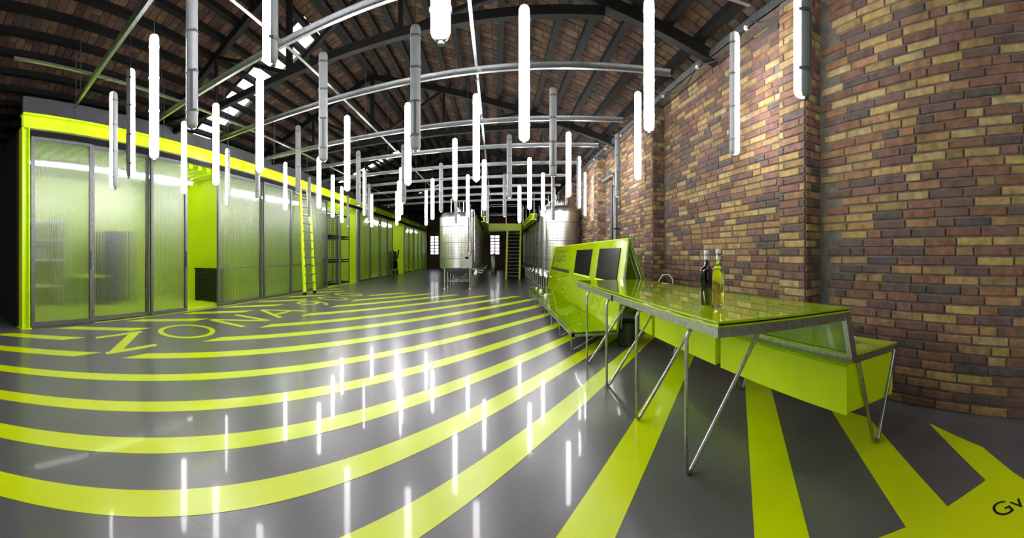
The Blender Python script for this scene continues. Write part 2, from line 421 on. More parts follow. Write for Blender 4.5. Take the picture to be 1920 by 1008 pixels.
for n, (a, b) in enumerate(SKY):
    w = MB()
    for yy in (a, b):
        xa, xb = -8.8, -3.75
        w.bar((xa, cy(yy, xa), roofz(xa)+.06), (xb, cy(yy, xb), roofz(xb)+.06), .05, .16)
    wo = struct(w.obj('window_%d' % (n+1), 'black'))
    xs = sorted([x for x in purl if -8.85 < x < -3.7]); xs = [-8.78]+[x for x in xs if -8.7 < x < -3.85]+[-3.78]
    for xa, xb in zip(xs, xs[1:]):
        p = [(xa+.01, cy(a+.03, xa)), (xb-.01, cy(a+.03, xb)), (xb-.01, cy(b-.03, xb)), (xa+.01, cy(b-.03, xa))]
        MB().hexa([(x, y, roofz(x)+.06) for x, y in p]+[(x, y, roofz(x)+.068) for x, y in p]).obj('pane', 'sky_pane', wo)

# trusses
def truss(y0, label):
    t = thing('roof_truss', label, 'roof truss', (0, 0, 0), 0, 'black steel roof trusses')
    def P(x, z): return (x, cy(y0, x), z)
    xl, xr = XL+.1, XW-.05; zt = 4.34; xa_, xb_ = -7.95, 1.35
    def rf(x): return roofz(x)-.2
    MB().bar(P(xa_, zt), P(xb_, zt), .1, .12).obj('tie_beam', 'black', t)
    MB().bar(P(xl, rf(xl)), P(RIDGE, rf(RIDGE)), .12, .15).obj('rafter', 'black', t)
    MB().bar(P(RIDGE, rf(RIDGE)), P(xr, rf(xr)), .12, .15).obj('rafter', 'black', t)
    MB().bar(P(RIDGE, zt), P(RIDGE, rf(RIDGE)), .09).obj('king_post', 'black', t)
    for s in (-1, 1):
        x1, x2 = RIDGE+s*2.0, RIDGE+s*4.0
        MB().bar(P(RIDGE, zt), P(x1, rf(x1)), .07).obj('strut', 'black', t)
        MB().bar(P(x1, zt), P(x1, rf(x1)), .06).obj('hanger', 'black', t)
        MB().bar(P(x1, zt), P(x2, rf(x2)), .06).obj('strut', 'black', t)
for y0, lb in ((-1.2, 'black steel roof truss behind the lime column'), (4.75, 'black steel roof truss beside the wide skylight strip'), (9.0, 'black steel roof truss between skylights above the lettered floor'),
               (13.6, 'black steel roof truss above the first steel tank'), (18.2, 'black steel roof truss above the tank rows past the second skylight'),
               (22.8, 'black steel roof truss above the tank rows before the last skylight'), (28.0, 'black steel roof truss before the far brick wall')):
    truss(y0, lb)

# ------------------------------------------------------------------ other walls
struct(MB().box(XL-.2, XL, YB, YF+2, 0, 4.4).obj('wall_left', 'darkwall'))
# far wall with two windows (cut out), slightly askew
def farseg(b, xa, xb, za, zb, d=.25):
    p = [(xa, cy(YF, xa)), (xb, cy(YF, xb)), (xb, cy(YF, xb)+d), (xa, cy(YF, xa)+d)]
    b.hexa([(x, y, za) for x, y in p]+[(x, y, zb) for x, y in p])
FW = [(-6.18, -5.3, 1.3, 3.05), (-.55, .35, 1.3, 3.05)]
fb = MB()
farseg(fb, XL, FW[0][0], 0, 6.5); farseg(fb, FW[0][1], FW[1][0], 0, 6.5); farseg(fb, FW[1][1], XW+.2, 0, 6.5)
for a, b, c, d in FW: farseg(fb, a, b, 0, c); farseg(fb, a, b, d, 6.5)
struct(fb.obj('wall_far', 'farbrick'))
for n, (a, b, c, d) in enumerate(FW):
    w = MB()
    for xx in (a+.02, (a+b)/2, b-.02): w.bar((xx, cy(YF, xx)+.12, c), (xx, cy(YF, xx)+.12, d), .085)
    for k in range(7):
        zz = c+(d-c)*k/6; w.bar((a, cy(YF, a)+.12, zz), (b, cy(YF, b)+.12, zz), .075)
    wo = struct(w.obj('window_%d' % (n+4), 'black'))
    for i in range(2):
        for k in range(6):
            xa, xb = a+(b-a)*i/2+.025, a+(b-a)*(i+1)/2-.025; za, zb = c+(d-c)*k/6+.02, c+(d-c)*(k+1)/6-.02
            pb = MB(); farseg(pb, xa, xb, za, zb, .006)
            for q in range(len(pb.v)): pb.v[q] = (pb.v[q][0], pb.v[q][1]+.12, pb.v[q][2])
            pb.obj('pane', 'sky_pane', wo)
# wall behind the camera with three tall daylight windows
BW = [(-8.2, -6.2), (-4.6, -2.6), (-1.2, .8)]
bb = MB(); xs = [XL]+[v for w in BW for v in w]+[XW]
for i in range(0, len(xs), 2): bb.box(xs[i], xs[i+1], YB-.25, YB, 0, 6.5)
for a, b in BW: bb.box(a, b, YB-.25, YB, 0, .9); bb.box(a, b, YB-.25, YB, 3.3, 6.5)
struct(bb.obj('wall_back', 'farbrick'))
for n, (a, b) in enumerate(BW):
    w = MB()
    for k in range(4): x = a+(b-a)*k/3; w.box(x-.025, x+.025, YB-.15, YB-.1, .9, 3.3)
    for k in range(5): z = .9+2.4*k/4; w.box(a, b, YB-.15, YB-.1, z-.025, z+.025)
    wo = struct(w.obj('window_%d' % (n+6), 'black'))
    MB().box(a, b, YB-.13, YB-.122, .9, 3.3).obj('pane', 'pane', wo)
# grey board upstand over the rooms
struct(MB().box(-7.08, -7.0, 2.2, YF+1, 3.6, 4.42).obj('wall_upstand', 'greywall'))

# ------------------------------------------------------------------ lime rooms behind the sliding doors
RX = -9.3
struct(MB().box(RX, XP-.12, 2.0, YF, -.1, .012).obj('floor_rooms', 'limewall'))
struct(MB().box(RX-.1, RX, 2.0, YF, 0, 3.4).obj('wall_rooms_back', 'limewall'))
for n, y in enumerate((2.05, 7.5, 12.8, 17.6, 26.3, 33.0)):
    struct(MB().box(RX, XP-.22, y, y+.08, 0, 3.4).obj('wall_rooms_cross%d' % n, 'limewall'))
struct(MB().box(RX-.1, XP-.13, 1.9, 2.04, 0, 3.5).obj('wall_rooms_end', 'ink'))
cb = MB().box(RX, XP-.15, 2.0, YF, 3.45, 3.52)
rc = struct(cb.obj('ceiling_rooms', 'limewall'))
y = 2.2
rib = MB().box(RX, XP-.2, -.06, .06, 3.36, 3.45).mesh('ceiling_rib', 'limewall')
while y < 33: link('ceiling_rib', rib, rc, (0, y, 0)); y += .3
for a, b, cc in ((2.3, 7.2, 'first'), (7.8, 12.5, 'second'), (13.1, 17.4, 'third'), (18, 25.9, 'fourth'), (26.6, 32.7, 'fifth')):
    t = thing('room_tube_lamp', 'long fluorescent tube lamp inside the %s lime room behind sliding doors' % cc, 'lamp', (0, 0, 0), 0, 'tube lamps inside the lime rooms')
    MB().box(-7.66, -7.54, a, b, 3.30, 3.36).obj('housing', 'white', t)
    MB().tube([(-7.6, a+.03, 3.27), (-7.6, b-.03, 3.27)], .03, 8).obj('tube', 'roomtube', t)

# furniture blurred behind the first doors
t = thing('storage_shelf', 'white shelving unit in the lime room behind the first sliding door', 'shelf', (-8.9, 2.9, .012))
for k, zz in enumerate((.5, 1.15, 1.65, 2.1)): MB().box(-.3, .3, -.5, .9, zz-.02, zz+.02).obj('shelf_board', 'white', t)
for yy in (-.5, .9): MB().box(-.3, .3, yy-.02, yy+.02, 0, 2.3).obj('side_panel', 'white', t)
t = thing('filing_box', 'grey storage box on the shelf behind the first sliding door', 'box', (-8.85, 3.0, 1.182))
MB().box(-.2, .2, -.3, .3, 0, .3).obj('body', 'boxgrey', t); MB().box(-.21, .21, -.31, .31, .28, .33).obj('lid', 'greywall', t)
t = thing('dark_cabinet', 'dark upright cabinet in the lime room behind the second sliding door', 'cabinet', (-8.5, 5.2, .012))
MB().box(-.3, .3, -.35, .35, .1, 1.9).obj('body', 'black', t)
for yy in (-.34, .01): MB().box(.3, .32, yy, yy+.33, .12, 1.88).obj('door', 'greywall', t)
for sx in (-.27, .27):
    for yy in (-.32, .32): MB().box(sx-.03, sx+.03, yy-.03, yy+.03, 0, .1).obj('foot', 'black', t)
t = thing('work_bench', 'low lime bench against the back wall of the first room', 'bench', (-8.6, 4.33, .012))
MB().box(-.35, .35, -.48, .48, .72, .76).obj('top', 'lime', t)
for sx in (-.3, .3):
    for yy in (-.44, .44): MB().box(sx-.025, sx+.025, yy-.025, yy+.025, 0, .72).obj('leg', 'black', t)
# floor heater / grille against the cross wall
t = thing('grille_heater', 'dark grille panel heater standing against the lime cross wall', 'heater', (-7.2, 7.40, .012))
MB().box(-.47, .43, -.04, .06, .02, .88).obj('body', 'darkgreen', t)
for k in range(14): MB().box(-.45, .41, -.055, -.035, .06+k*.058, .085+k*.058).obj('slat', 'black', t)
MB().box(-.49, .45, -.06, .07, .88, .91).obj('top_cap', 'black', t)
for sx in (-.4, .36): MB().box(sx-.04, sx+.04, -.06, .08, 0, .03).obj('foot', 'black', t)

# ------------------------------------------------------------------ sliding door line: beam, column, doors
t = thing('lime_beam', 'long lime green steel beam above the sliding door line', 'beam', (XP, 0, 0))
for nm, a in (('web', (-.015, .015, 1.95, YF-.2, 3.55, 3.75)), ('flange', (-.1, .1, 1.95, YF-.2, 3.75, 3.785)), ('flange', (-.1, .1, 1.95, YF-.2, 3.52, 3.555))):
    MB().box(*a).obj(nm, 'lime', t)
MB().box(.015, .03, 1.97, 2.12, 3.55, 3.75).obj('end_plate', 'lime', t)
for k in range(8): MB().box(.015, .09, 4.2+k*3.6, 4.215+k*3.6, 3.555, 3.75).obj('stiffener', 'lime', t)
for k in range(14): MB().box(-.008, .008, 3.0+k*2.1, 3.016+k*2.1, 3.785, roofz(XP)-.02).obj('hanger_rod', 'galvd', t)
t = thing('lime_column', 'lime green steel corner column under the near end of the beam', 'column', (XP, 2.0, 0))
MB().box(-.1, .1, -.07, -.05, 0, 3.52).obj('flange', 'lime', t); MB().box(-.1, .1, .05, .07, 0, 3.52).obj('flange', 'lime', t)
MB().box(-.01, .01, -.05, .05, 0, 3.52).obj('web', 'lime', t); MB().box(-.13, .13, -.1, .1, 0, .015).obj('base_plate', 'lime', t)
t = thing('lime_column', 'slim lime green steel column at the far end of the sliding doors', 'column', (XP+.02, 32.95, 0))
MB().box(-.05, .05, -.05, .05, 0, 3.52).obj('shaft', 'lime', t); MB().box(-.09, .09, -.08, .08, 0, .015).obj('base_plate', 'lime', t)
t = thing('door_track', 'dark steel hanging track under the lime beam', 'track', (XP, 0, 0))
MB().box(-.12, .06, 2.1, YF-.4, 3.43, 3.516).obj('track_channel', 'galvd', t)
MB().box(.05, .065, 2.1, YF-.4, 3.40, 3.5).obj('track_lip', 'black', t)
DOORS = [(2.12, 3.36), (3.36, 4.74), (4.74, 5.78), (6.9, 8.76), (8.76, 10.32), (10.32, 13.1), (16.4, 18.05), (18.05, 19.7), (19.7, 21.1), (21.1, 22.4),
         (25.0, 26.6), (26.6, 28.2), (28.2, 29.8), (29.8, 31.4), (31.4, 32.85)]
ORD = 'first second third fourth fifth sixth seventh eighth ninth tenth eleventh twelfth thirteenth fourteenth fifteenth'.split()
for i, (a, b) in enumerate(DOORS):
    off = 0.0 if i % 2 == 0 else -.075
    t = thing('sliding_door', 'steel framed ribbed polycarbonate sliding door, %s from the lime corner column' % ORD[i], 'door', (XP-.0+off, a, .02), 0, 'polycarbonate sliding doors')
    w = b-a; h = 3.40; fw = .07
    MB().box(-.03, .03, 0, fw, 0, h).obj('stile', 'galvd', t); MB().box(-.03, .03, w-fw, w, 0, h).obj('stile', 'galvd', t)
    MB().box(-.03, .03, fw, w-fw, 0, fw).obj('bottom_rail', 'galvd', t); MB().box(-.03, .03, fw, w-fw, h-fw, h).obj('top_rail', 'galvd', t)
    MB().box(-.006, .006, fw, w-fw, fw, h-fw).obj('polycarbonate_sheet', 'poly', t)
    if i in (3, 4, 5): MB().box(-.02, .02, fw, w-fw, .92, .95).obj('mid_rail', 'galvd', t)
    MB().box(.03, .055, w-.05, w-.03, 1.0, 1.35).obj('handle', 'galvd', t)
t = thing('steel_post', 'galvanised steel post pair beside the wire cage opening', 'post', (XP, 16.15, 0))
MB().box(-.04, .04, -.06, .02, 0, 3.398).obj('post', 'galv', t); MB().box(-.04, .04, .08, .16, 0, 3.398).obj('post', 'galv', t)

# wire cages in the open bay
def cage(x, y, z, label):
    t = thing('wire_cage', label, 'wire cage', (x, y, z), 0, 'stacked wire cages')
    W, D, H = .8, 1.25, 1.0
    for sx in (-W/2, W/2):
        for sy in (-D/2, D/2): MB().box(sx-.02, sx+.02, sy-.02, sy+.02, 0, H).obj('post', 'galvd', t)
    for zz in (.06, H-.02):
        for sx in (-W/2, W/2): MB().box(sx-.02, sx+.02, -D/2, D/2, zz-.03, zz+.02).obj('frame_rail', 'black', t)
        for sy in (-D/2, D/2): MB().box(-W/2, W/2, sy-.02, sy+.02, zz-.03, zz+.02).obj('frame_rail', 'black', t)
    m = MB()
    for k in range(1, 11):
        yy = -D/2+D*k/11
        for sx in (-W/2, W/2): m.box(sx-.004, sx+.004, yy-.004, yy+.004, .06, H)
    for k in range(1, 9):
        zz = .06+(H-.06)*k/9
        for sx in (-W/2, W/2): m.box(sx-.004, sx+.004, -D/2, D/2, zz-.004, zz+.004)
        for sy in (-D/2, D/2): m.box(-W/2, W/2, sy-.004, sy+.004, zz-.004, zz+.004)
    for k in range(1, 8):
        xx = -W/2+W*k/8
        for sy in (-D/2, D/2): m.box(xx-.004, xx+.004, sy-.004, sy+.004, .06, H)
    w = m.obj('wire_mesh', 'galvd', t); w['kind'] = 'stuff'
for ci, (yy, cw) in enumerate(((13.75, 'beside the sixth sliding door'), (15.15, 'beside the galvanised posts'))):
    for k, lv in enumerate(('bottom', 'middle', 'top')):
        cage(-6.95, yy, .012+k*1.012, 'open steel wire cage, %s of the stack %s' % (lv, cw))
t = thing('steel_post', 'single bright steel post standing in front of the wire cages', 'post', (-6.42, 14.45, 0))
MB().box(-.035, .035, -.035, .035, 0, 3.1).obj('post', 'galv', t); MB().box(-.07, .07, -.07, .07, 0, .012).obj('base_plate', 'galv', t)

# machine in the far open bay
t = thing('press_machine', 'dark wheeled press machine with raised arms in the far open bay', 'machine', (-6.75, 23.6, .012))
MB().box(-.3, .3, -.7, .3, .35, .85).obj('body', 'black', t)
MB().box(-.32, .32, -.75, .0, .85, 1.5).obj('hopper', 'darkgreen', t)
MB().tube([(0, .2, .8), (0, .35, 1.3), (0, -.1, 1.8), (0, -.6, 2.0)], .06, 8).obj('arm', 'black', t)
MB().tube([(.2, .1, .8), (.2, .7, 1.2), (.2, .95, 1.6)], .05, 8).obj('arm', 'black', t)
for sx in (-.3, .3):
    for sy in (-.55, .2): MB().tube([(sx-.04, sy, .16), (sx+.04, sy, .16)], .16, 16).obj('wheel', 'cable', t)
    MB().box(sx-.03, sx+.03, -.6, .3, .2, .38).obj('chassis_rail', 'lime', t)

# leaning lime ladder on castors
t = thing('lime_ladder', 'lime green ladder with dark treads leaning on the sliding door beam', 'ladder', (0, 0, 0))
La, Lb = Vector((-5.82, 10.35, .1)), Vector((-6.17, 10.62, 3.72)); Lc, Ld = Vector((-5.82, 11.02, .1)), Vector((-6.17, 11.22, 3.72))
for a, b in ((La, Lb), (Lc, Ld)): MB().bar(a, b, .13, .05, up=(1, 0, 0)).obj('side_rail', 'lime', t)
for k in range(1, 13):
    f = k/13; p, q = La.lerp(Lb, f), Lc.lerp(Ld, f)
    MB().bar(p, q, .11, .03).obj('tread', 'galvd', t)
for a in (La, Lc):
    MB().tube([(a.x, a.y-.025, .06), (a.x, a.y+.025, .06)], .06, 14).obj('castor', 'cable', t)
    MB().bar((a.x, a.y-.03, .06), (a.x, a.y-.03, .16), .02).obj('castor_fork', 'galvd', t)
for a, b in ((La, Lb), (Lc, Ld)):
    p = [a.lerp(b, .3), a.lerp(b, .3)+Vector((.14, .16, .02)), a.lerp(b, .36)+Vector((.18, .22, 0)), a.lerp(b, .9)+Vector((.16, .16, 0)), a.lerp(b, 1.0)+Vector((.1, .1, .05))]
    MB().tube(p, .014, 8).obj('handrail', 'galvd', t)

# ------------------------------------------------------------------ lamp rails and vertical tube lamps
RAILZ = 4.06
ROWS = [(1.85, [(507,118,'L'), (1505,181,'L'), (826,73,'W'), (360,241,'G'), (289,296,'W'), (245,331,'R'), (213,353,'L')]),
        (3.65, [(1377,289,'R'), (1217,245,'W'), (983,264,'W'), (779,282,'G'), (606,302,'G'), (487,322,'W'), (405,346,'W'), (345,362,'W')]),
        (5.55, [(1196,336,'W'), (1037,331,'G'), (893,339,'W'), (765,346,'W'), (651,357,'W'), (559,362,'G'), (483,372,'G'), (427,383,'L')]),
        (7.7, [(1158,369,'G'), (1066,368,'W'), (955,371,'G'), (853,375,'W'), (757,380,'G'), (672,385,'G'), (598,390,'W'), (535,393,'W')]),
        (9.55, [(1085,390,'R'), (993,392,'W'), (908,394,'W'), (827,397,'G'), (752,402,'W'), (684,403,'L'), (624,407,'W'), (580,407,'G')]),
        (11.4, [(1096,404,'R'), (1018,405,'W'), (946,406,'G'), (877,406,'W'), (811,411,'W'), (748,413,'W'), (692,415,'G'), (641,417,'W'), (1037,413,'G')]),
        (13.25, [(974,417,'W'), (914,417,'G'), (855,419,'G'), (799,422,'W'), (744,422,'W'), (697,425,'W'), (652,424,'G')])]
NTHR = 'first second third fourth fifth sixth seventh'.split()
for k, (y0, _) in enumerate(ROWS+[(15.1, []), (17.0, []), (18.9, [])]):
    lb = 'galvanised cross rail carrying vertical lamps, %s from the lime corner column' % NTHR[k] if k < 7 else 'bare galvanised cross rail over the tank rows, %s past the lamps' % NTHR[k-7]
    t = thing('lamp_rail', lb, 'rail', (0, 0, 0), 0, 'cross rails' if k < 7 else 'bare cross rails')
    xa, xb = -6.25, 2.56
    A, B = Vector((xa, cy(y0, xa), RAILZ)), Vector((xb, cy(y0, xb), RAILZ))
    MB().bar(A, B, .01, .085).obj('channel_web', 'galv', t)
    MB().bar(A+Vector((0, -.02, .045)), B+Vector((0, -.02, .045)), .05, .008).obj('channel_flange', 'galv', t)
    MB().bar(A+Vector((0, -.02, -.045)), B+Vector((0, -.02, -.045)), .05, .008).obj('channel_flange', 'galv', t)
    for xx in (-5.9, -3.0, -.6, 1.2):
        MB().bar((xx, cy(y0, xx), RAILZ+.1), (xx, cy(y0, xx), roofz(xx)-.1), .012).obj('hanger_rod', 'galvd', t)
for xx, lb in ((-5.2, 'long galvanised rail parallel to the lime beam above the floor lettering'), (-2.7, 'long galvanised rail along the middle of the hall'), (-.3, 'long galvanised rail above the striped floor toward the tanks')):
    t = thing('long_rail', lb, 'rail', (xx, 0, RAILZ+.095))
    MB().box(-.025, .025, 1.5, 20, -.03, -.022).box(-.025, -.017, 1.5, 20, -.03, .03).obj('channel', 'galv', t)
    for k in range(6): MB().box(-.03, .03, 3+k*3, 3.06+k*3, -.04, -.03).obj('bracket', 'clip', t)
t = thing('cable_tray', 'galvanised cable tray along the top of the brick wall', 'cable tray', (XW-.14, 0, 3.93))
MB().box(-.06, .10, -1, 16, -.01, 0).box(-.06, -.05, -1, 16, -.01, .1).obj('tray', 'galv', t)
for k in range(9):
    y = 1.2+k*1.1
    MB().tube([(-.07, y, .0), (-.085, y+.25, -.13), (-.085, y+.5, -.16), (-.08, y+.8, -.08), (-.07, y+1.0, .02)], .009, 6).obj('cable_loop', 'cable', t)
    MB().box(-.09, -.05, y-.015, y+.015, -.02, .02).obj('bracket', 'white', t)

LL, LR_ = 1.30, .05
def dprofile(a0, a1, n, d=0): return [(LR_*math.cos(a0+(a1-a0)*i/n), LR_*math.sin(a0+(a1-a0)*i/n)) for i in range(n+1)]
def extr(prof, levels):
    b = MB(); n = len(prof); vs = []; fs = []
    for z, s in levels: vs += [(x*s, y*s, z) for x, y in prof]
    for i in range(len(levels)-1):
        for k in range(n): fs.append((i*n+k, i*n+(k+1) % n, (i+1)*n+(k+1) % n, (i+1)*n+k))
    b.add(vs, fs, True); b.add(vs[:n], [tuple(range(n-1,-1,-1))]); b.add(vs[-n:], [tuple(range(n))]); return b
# local frame: lit side faces -y
lev = [(0, .55), (.012, .85), (.035, 1), (LL-.035, 1), (LL-.012, .85), (LL, .55)]
dif = [(-.05, 0)]+[(.05*math.cos(a), .055*math.sin(a)) for a in [PI+PI*i/8 for i in range(1, 8)]]+[(.05, 0)]
hous = [(.053, 0), (.053, .012), (.036, .05), (-.036, .05), (-.053, .012), (-.053, 0)]
me_d = extr(dif, lev).mesh('diffuser', 'tube'); me_h = extr(hous, lev).mesh('housing', 'lampgrey')
me_g = MB().box(-.012, .012, .044, .056, .16, .5).mesh('label_strip', 'clip')
me_c = MB().prism([(-.058,-.012),(-.052,-.012),(-.052,.016),(-.036,.051),(.036,.051),(.052,.016),(.052,-.012),(.058,-.012),(.058,.018),(.039,.056),(-.039,.056),(-.058,.018)], -.01, .01).mesh('clip', 'clip')
me_e = MB().tube([(0, .02, -.006), (0, .02, -.02)], .018, 10).mesh('cable_gland', 'clip')
cab = {}
n = 0
NTH = 'first second third fourth fifth sixth seventh eighth ninth tenth'.split()
for ri, (y0, lst) in enumerate(ROWS):
    for li, (px, yb, f) in enumerate(sorted(lst, key=lambda q: -q[0])):
        th = (px-X0)/FPX; y = y0/(1+SK*math.tan(th)); x = y*math.tan(th); r = math.hypot(x, y)
        zb = EYE+(HOR-yb)*r/FPX
        zb = min(max(zb, 2.15), 2.85)
        face = {'W': 0, 'G': PI, 'L': -PI/2*1.05, 'R': PI/2*1.05}[f]
        t = thing('tube_lamp', 'vertical tube lamp, %s from brick wall, %s lamp row from lime corner column' % (NTH[li], NTH[ri]), 'lamp', (x, y, zb), -th+face+random.uniform(-.15, .15), 'vertical tube lamps')
        link('diffuser', me_d, t); link('housing', me_h, t); link('label_strip', me_g, t); link('cable_gland', me_e, t)
        for zz in (.15, .5, .85, 1.18): link('clip', me_c, t, (0, 0, zz))
        hgt = round(RAILZ-.047-zb-LL, 3)
        if hgt not in cab: cab[hgt] = MB().tube([(0, 0, LL-.01), (0, 0, LL+max(hgt, .05))], .004, 5).mesh('hanging_cable', 'cable')
        link('hanging_cable', cab[hgt], t)

# ------------------------------------------------------------------ stainless tanks
def make_tank(R, z0, z1, label, group, big=True):
    t = thing('steel_tank', label, 'tank', (0, 0, 0), 0, group)
    sh = MB().lathe([(R, z0), (R, z1)], n=48).obj('shell', 'steel', t)
    dm = MB(); H = z1-z0
    for band in ((.19, .48), (.51, .80)):
        rows = 5
        for i in range(rows):
            zz = z0+H*(band[0]+(band[1]-band[0])*(i+.5)/rows)
            for k in range(36):
                a = 2*PI*(k+.5)/36; c, s = math.cos(a), math.sin(a); w = .022
                ctr = Vector((c*(R+.008), s*(R+.008), zz)); tx = Vector((-s, c, 0))
                dm.add([tuple(ctr), tuple(ctr+tx*w-Vector((c, s, 0))*.009), tuple(ctr+Vector((0, 0, w))-Vector((c, s, 0))*.009), tuple(ctr-tx*w-Vector((c, s, 0))*.009), tuple(ctr-Vector((0, 0, w))-Vector((c, s, 0))*.009)],
                       [(0,1,2), (0,2,3), (0,3,4), (0,4,1)])
    d = dm.obj('dimples', 'clip', sh); d['kind'] = 'stuff'
    for f in (.0, .18, .495, .81, 1.0):
        zz = z0+H*f; MB().lathe([(R, zz-.012), (R+.012, zz-.01), (R+.012, zz+.01), (R, zz+.012)], n=48).obj('weld_band', 'clip', t)
    MB().lathe([(R, z1), (R*.88, z1+.17), (R*.35, z1+.22), (.001, z1+.22)], n=48).obj('top_cone', 'steel', t)
    MB().lathe([(R, z0), (R*.9, z0-.07), (.12, z0-.3), (.05, z0-.32), (.05, z0-.4), (.001, z0-.4)], n=48).obj('bottom_cone', 'steel', t)
    MB().lathe([(.17, z1+.2), (.17, z1+.42), (.14, z1+.45), (.001, z1+.45)], n=24).obj('hatch', 'steeld', t)
    for k in range(4):
        a = PI/4+PI/2*k; x, y = R*.93*math.cos(a), R*.93*math.sin(a)
        l = MB().tube([(x, y, .03), (x, y, z0+.28)], .045, 12).obj('leg', 'steeld', t)
        MB().lathe([(.06, 0), (.06, .02), (.03, .04)], (x, y), 12).obj('foot', 'steeld', l)
    q = R*.93*math.cos(PI/4)
    for s in (-q, q):
        MB().tube([(-q, s, .3), (q, s, .3)], .012, 6).obj('brace', 'steeld', t)
    # pipes on the service side (+x side toward the aisle)
    for a, top in ((-.9, z1+.35), (-.6, z1+.25)):
        x, y = (R+.06)*math.cos(a), (R+.06)*math.sin(a)
        MB().tube([(x, y, z0+.25), (x, y, top), (x*.8, y*.8, top+.05)], .022, 8).obj('pipe', 'steeld', t)
    for dx, dy, hh in ((-.25, -.1, .75), (-.15, .15, .9), (.2, -.2, .6), (.3, .1, .8)):
        MB().tube([(dx*R*1.5, dy*R*1.5, z1+.18), (dx*R*1.5, dy*R*1.5, z1+hh)], .025, 8).obj('vent_pipe', 'steeld', t)
    MB().lathe([(.14, .52), (.14, .82), (.001, .82)], (R*.9, -R*.15), 16).obj('outlet_valve', 'steeld', t)
    MB().tube([(R*.9, -R*.15, .6), (R+.2, -R*.15, .6)], .03, 8).obj('outlet_pipe', 'steeld', t)
    MB().tube([(R+.17, -R*.15-.06, .6), (R+.17, -R*.15+.06, .6)], .02, 8).obj('valve_handle', 'white', t)
    return t
tl = make_tank(.73, .8, 2.72, 'large stainless dimpled tank carrying a grey control box', 'left tank row')
tl.location = (-1.46, 14.5, 0)
# control box on the first tank
cbx = MB().box(-.2, .2, -.06, .06, -.26, .26).obj('control_box', 'boxgrey', tl, (.36, -.72, 1.06)); cbx.rotation_euler = (0, 0, .42)
MB().box(-.07, .07, -.068, -.058, .08, .16).obj('display', 'screen', cbx); MB().box(.1, .16, -.068, -.058, .19, .23).obj('warning_tag', 'red', cbx)
MB().tube([(0.1, -.02, .26), (.1, -.02, .34), (.22, -.02, .4), (.22, -.02, 1.9)], .025, 8).obj('riser_pipe', 'steeld', cbx)
# the rest of the left row (service pipes, no control box)
tb = make_tank(.73, .8, 2.72, 'stainless dimpled tank directly behind the tank carrying a control box', 'left tank row')
tb.location = (-1.46, 16.4, 0)
for k in range(4):
    c = copy_tree(tb); c.location = (-1.46, 18.3+1.9*k, 0)
    c['label'] = 'stainless dimpled tank, %s behind the tank carrying a control box' % ('second', 'third', 'fourth', 'fifth')[k]
ta = make_tank(.54, .8, 2.72, 'slim stainless dimpled tank nearest the green display unit', 'right tank row'); ta.location = (2.2, 12.35, 0); ta.rotation_euler = (0, 0, PI)
tc_ = make_tank(.54, .8, 2.72, 'slim stainless tank directly behind the one nearest the green display unit', 'right tank row'); tc_.location = (2.2, 13.9, 0); tc_.rotation_euler = (0, 0, PI)
for k in range(6):
    c = copy_tree(tc_); c.location = (2.2, 15.4+1.5*k, 0)
    c['label'] = 'slim stainless tank, %s behind the one nearest the green display unit' % ('second', 'third', 'fourth', 'fifth', 'sixth', 'seventh')[k]

# catwalk over the tanks
t = thing('catwalk', 'lime green steel catwalk with tube handrails between the tank rows', 'catwalk', (0, 0, 0))
def ibeam(b, x0, x1, y0, y1, z, axis):
    if axis == 'y':
        xm = (x0+x1)/2; b.box(x0, x1, y0, y1, z, z+.03).box(x0, x1, y0, y1, z+.21, z+.24).box(xm-.02, xm+.02, y0, y1, z, z+.22)
    else:
        ym = (y0+y1)/2; b.box(x0, x1, y0, y1, z, z+.03).box(x0, x1, y0, y1, z+.21, z+.24).box(x0, x1, ym-.02, ym+.02, z, z+.22)
    return b
ibeam(MB(), -.6, -.38, 15.2, 25.5, 2.63, 'y').obj('walkway_beam', 'lime', t)
ibeam(MB(), 1.34, 1.56, 14.2, 25.5, 2.63, 'y').obj('walkway_beam', 'lime', t)
MB().box(-.38, 1.34, 19.7, 19.74, 2.56, 2.94).obj('bridge_fascia', 'lime', t)
MB().box(-.38, 1.34, 19.74, 20.6, 2.56, 2.6).obj('bridge_deck', 'lime', t)
MB().box(-.38, 1.34, 20.6, 20.64, 2.56, 2.94).obj('bridge_fascia', 'lime', t)
for yy in (19.8, 20.5):
    MB().tube([(-.40, yy, 2.9), (-.40, yy, 3.85), (-.3, yy, 3.95), (1.36, yy, 3.95), (1.46, yy, 3.85), (1.46, yy, 2.9)], .025, 8).obj('handrail', 'steeld', t)
    MB().tube([(-.4, yy, 3.45), (1.46, yy, 3.45)], .018, 8).obj('mid_rail', 'steeld', t)
    MB().tube([(.55, yy, 2.9), (.55, yy, 3.95)], .022, 8).obj('rail_post', 'steeld', t)
for xx in (-.58, 1.54):
    for k in range(6):
        yy = 15+2*k; MB().tube([(xx, yy, 2.85), (xx, yy, 3.8)], .02, 8).obj('rail_post', 'steeld', t)
    MB().tube([(xx, 15, 3.8), (xx, 25, 3.8)], .02, 8).obj('handrail', 'steeld', t)
t = thing('catwalk_ladder', 'lime ladder with steel rungs standing under the catwalk bridge', 'ladder', (0, 0, 0))
A0, A1, B0, B1 = Vector((.52, 19.4, 0)), Vector((.60, 19.62, 2.6)), Vector((1.22, 19.4, 0)), Vector((1.30, 19.62, 2.6))
for a, b in ((A0, A1), (B0, B1)): MB().bar(a, b, .09, .05).obj('side_rail', 'lime', t)
for k in range(1, 14):
    p, q = A0.lerp(A1, k/14), B0.lerp(B1, k/14); MB().tube([p, q], .018, 8).obj('rung', 'lampgrey', t)
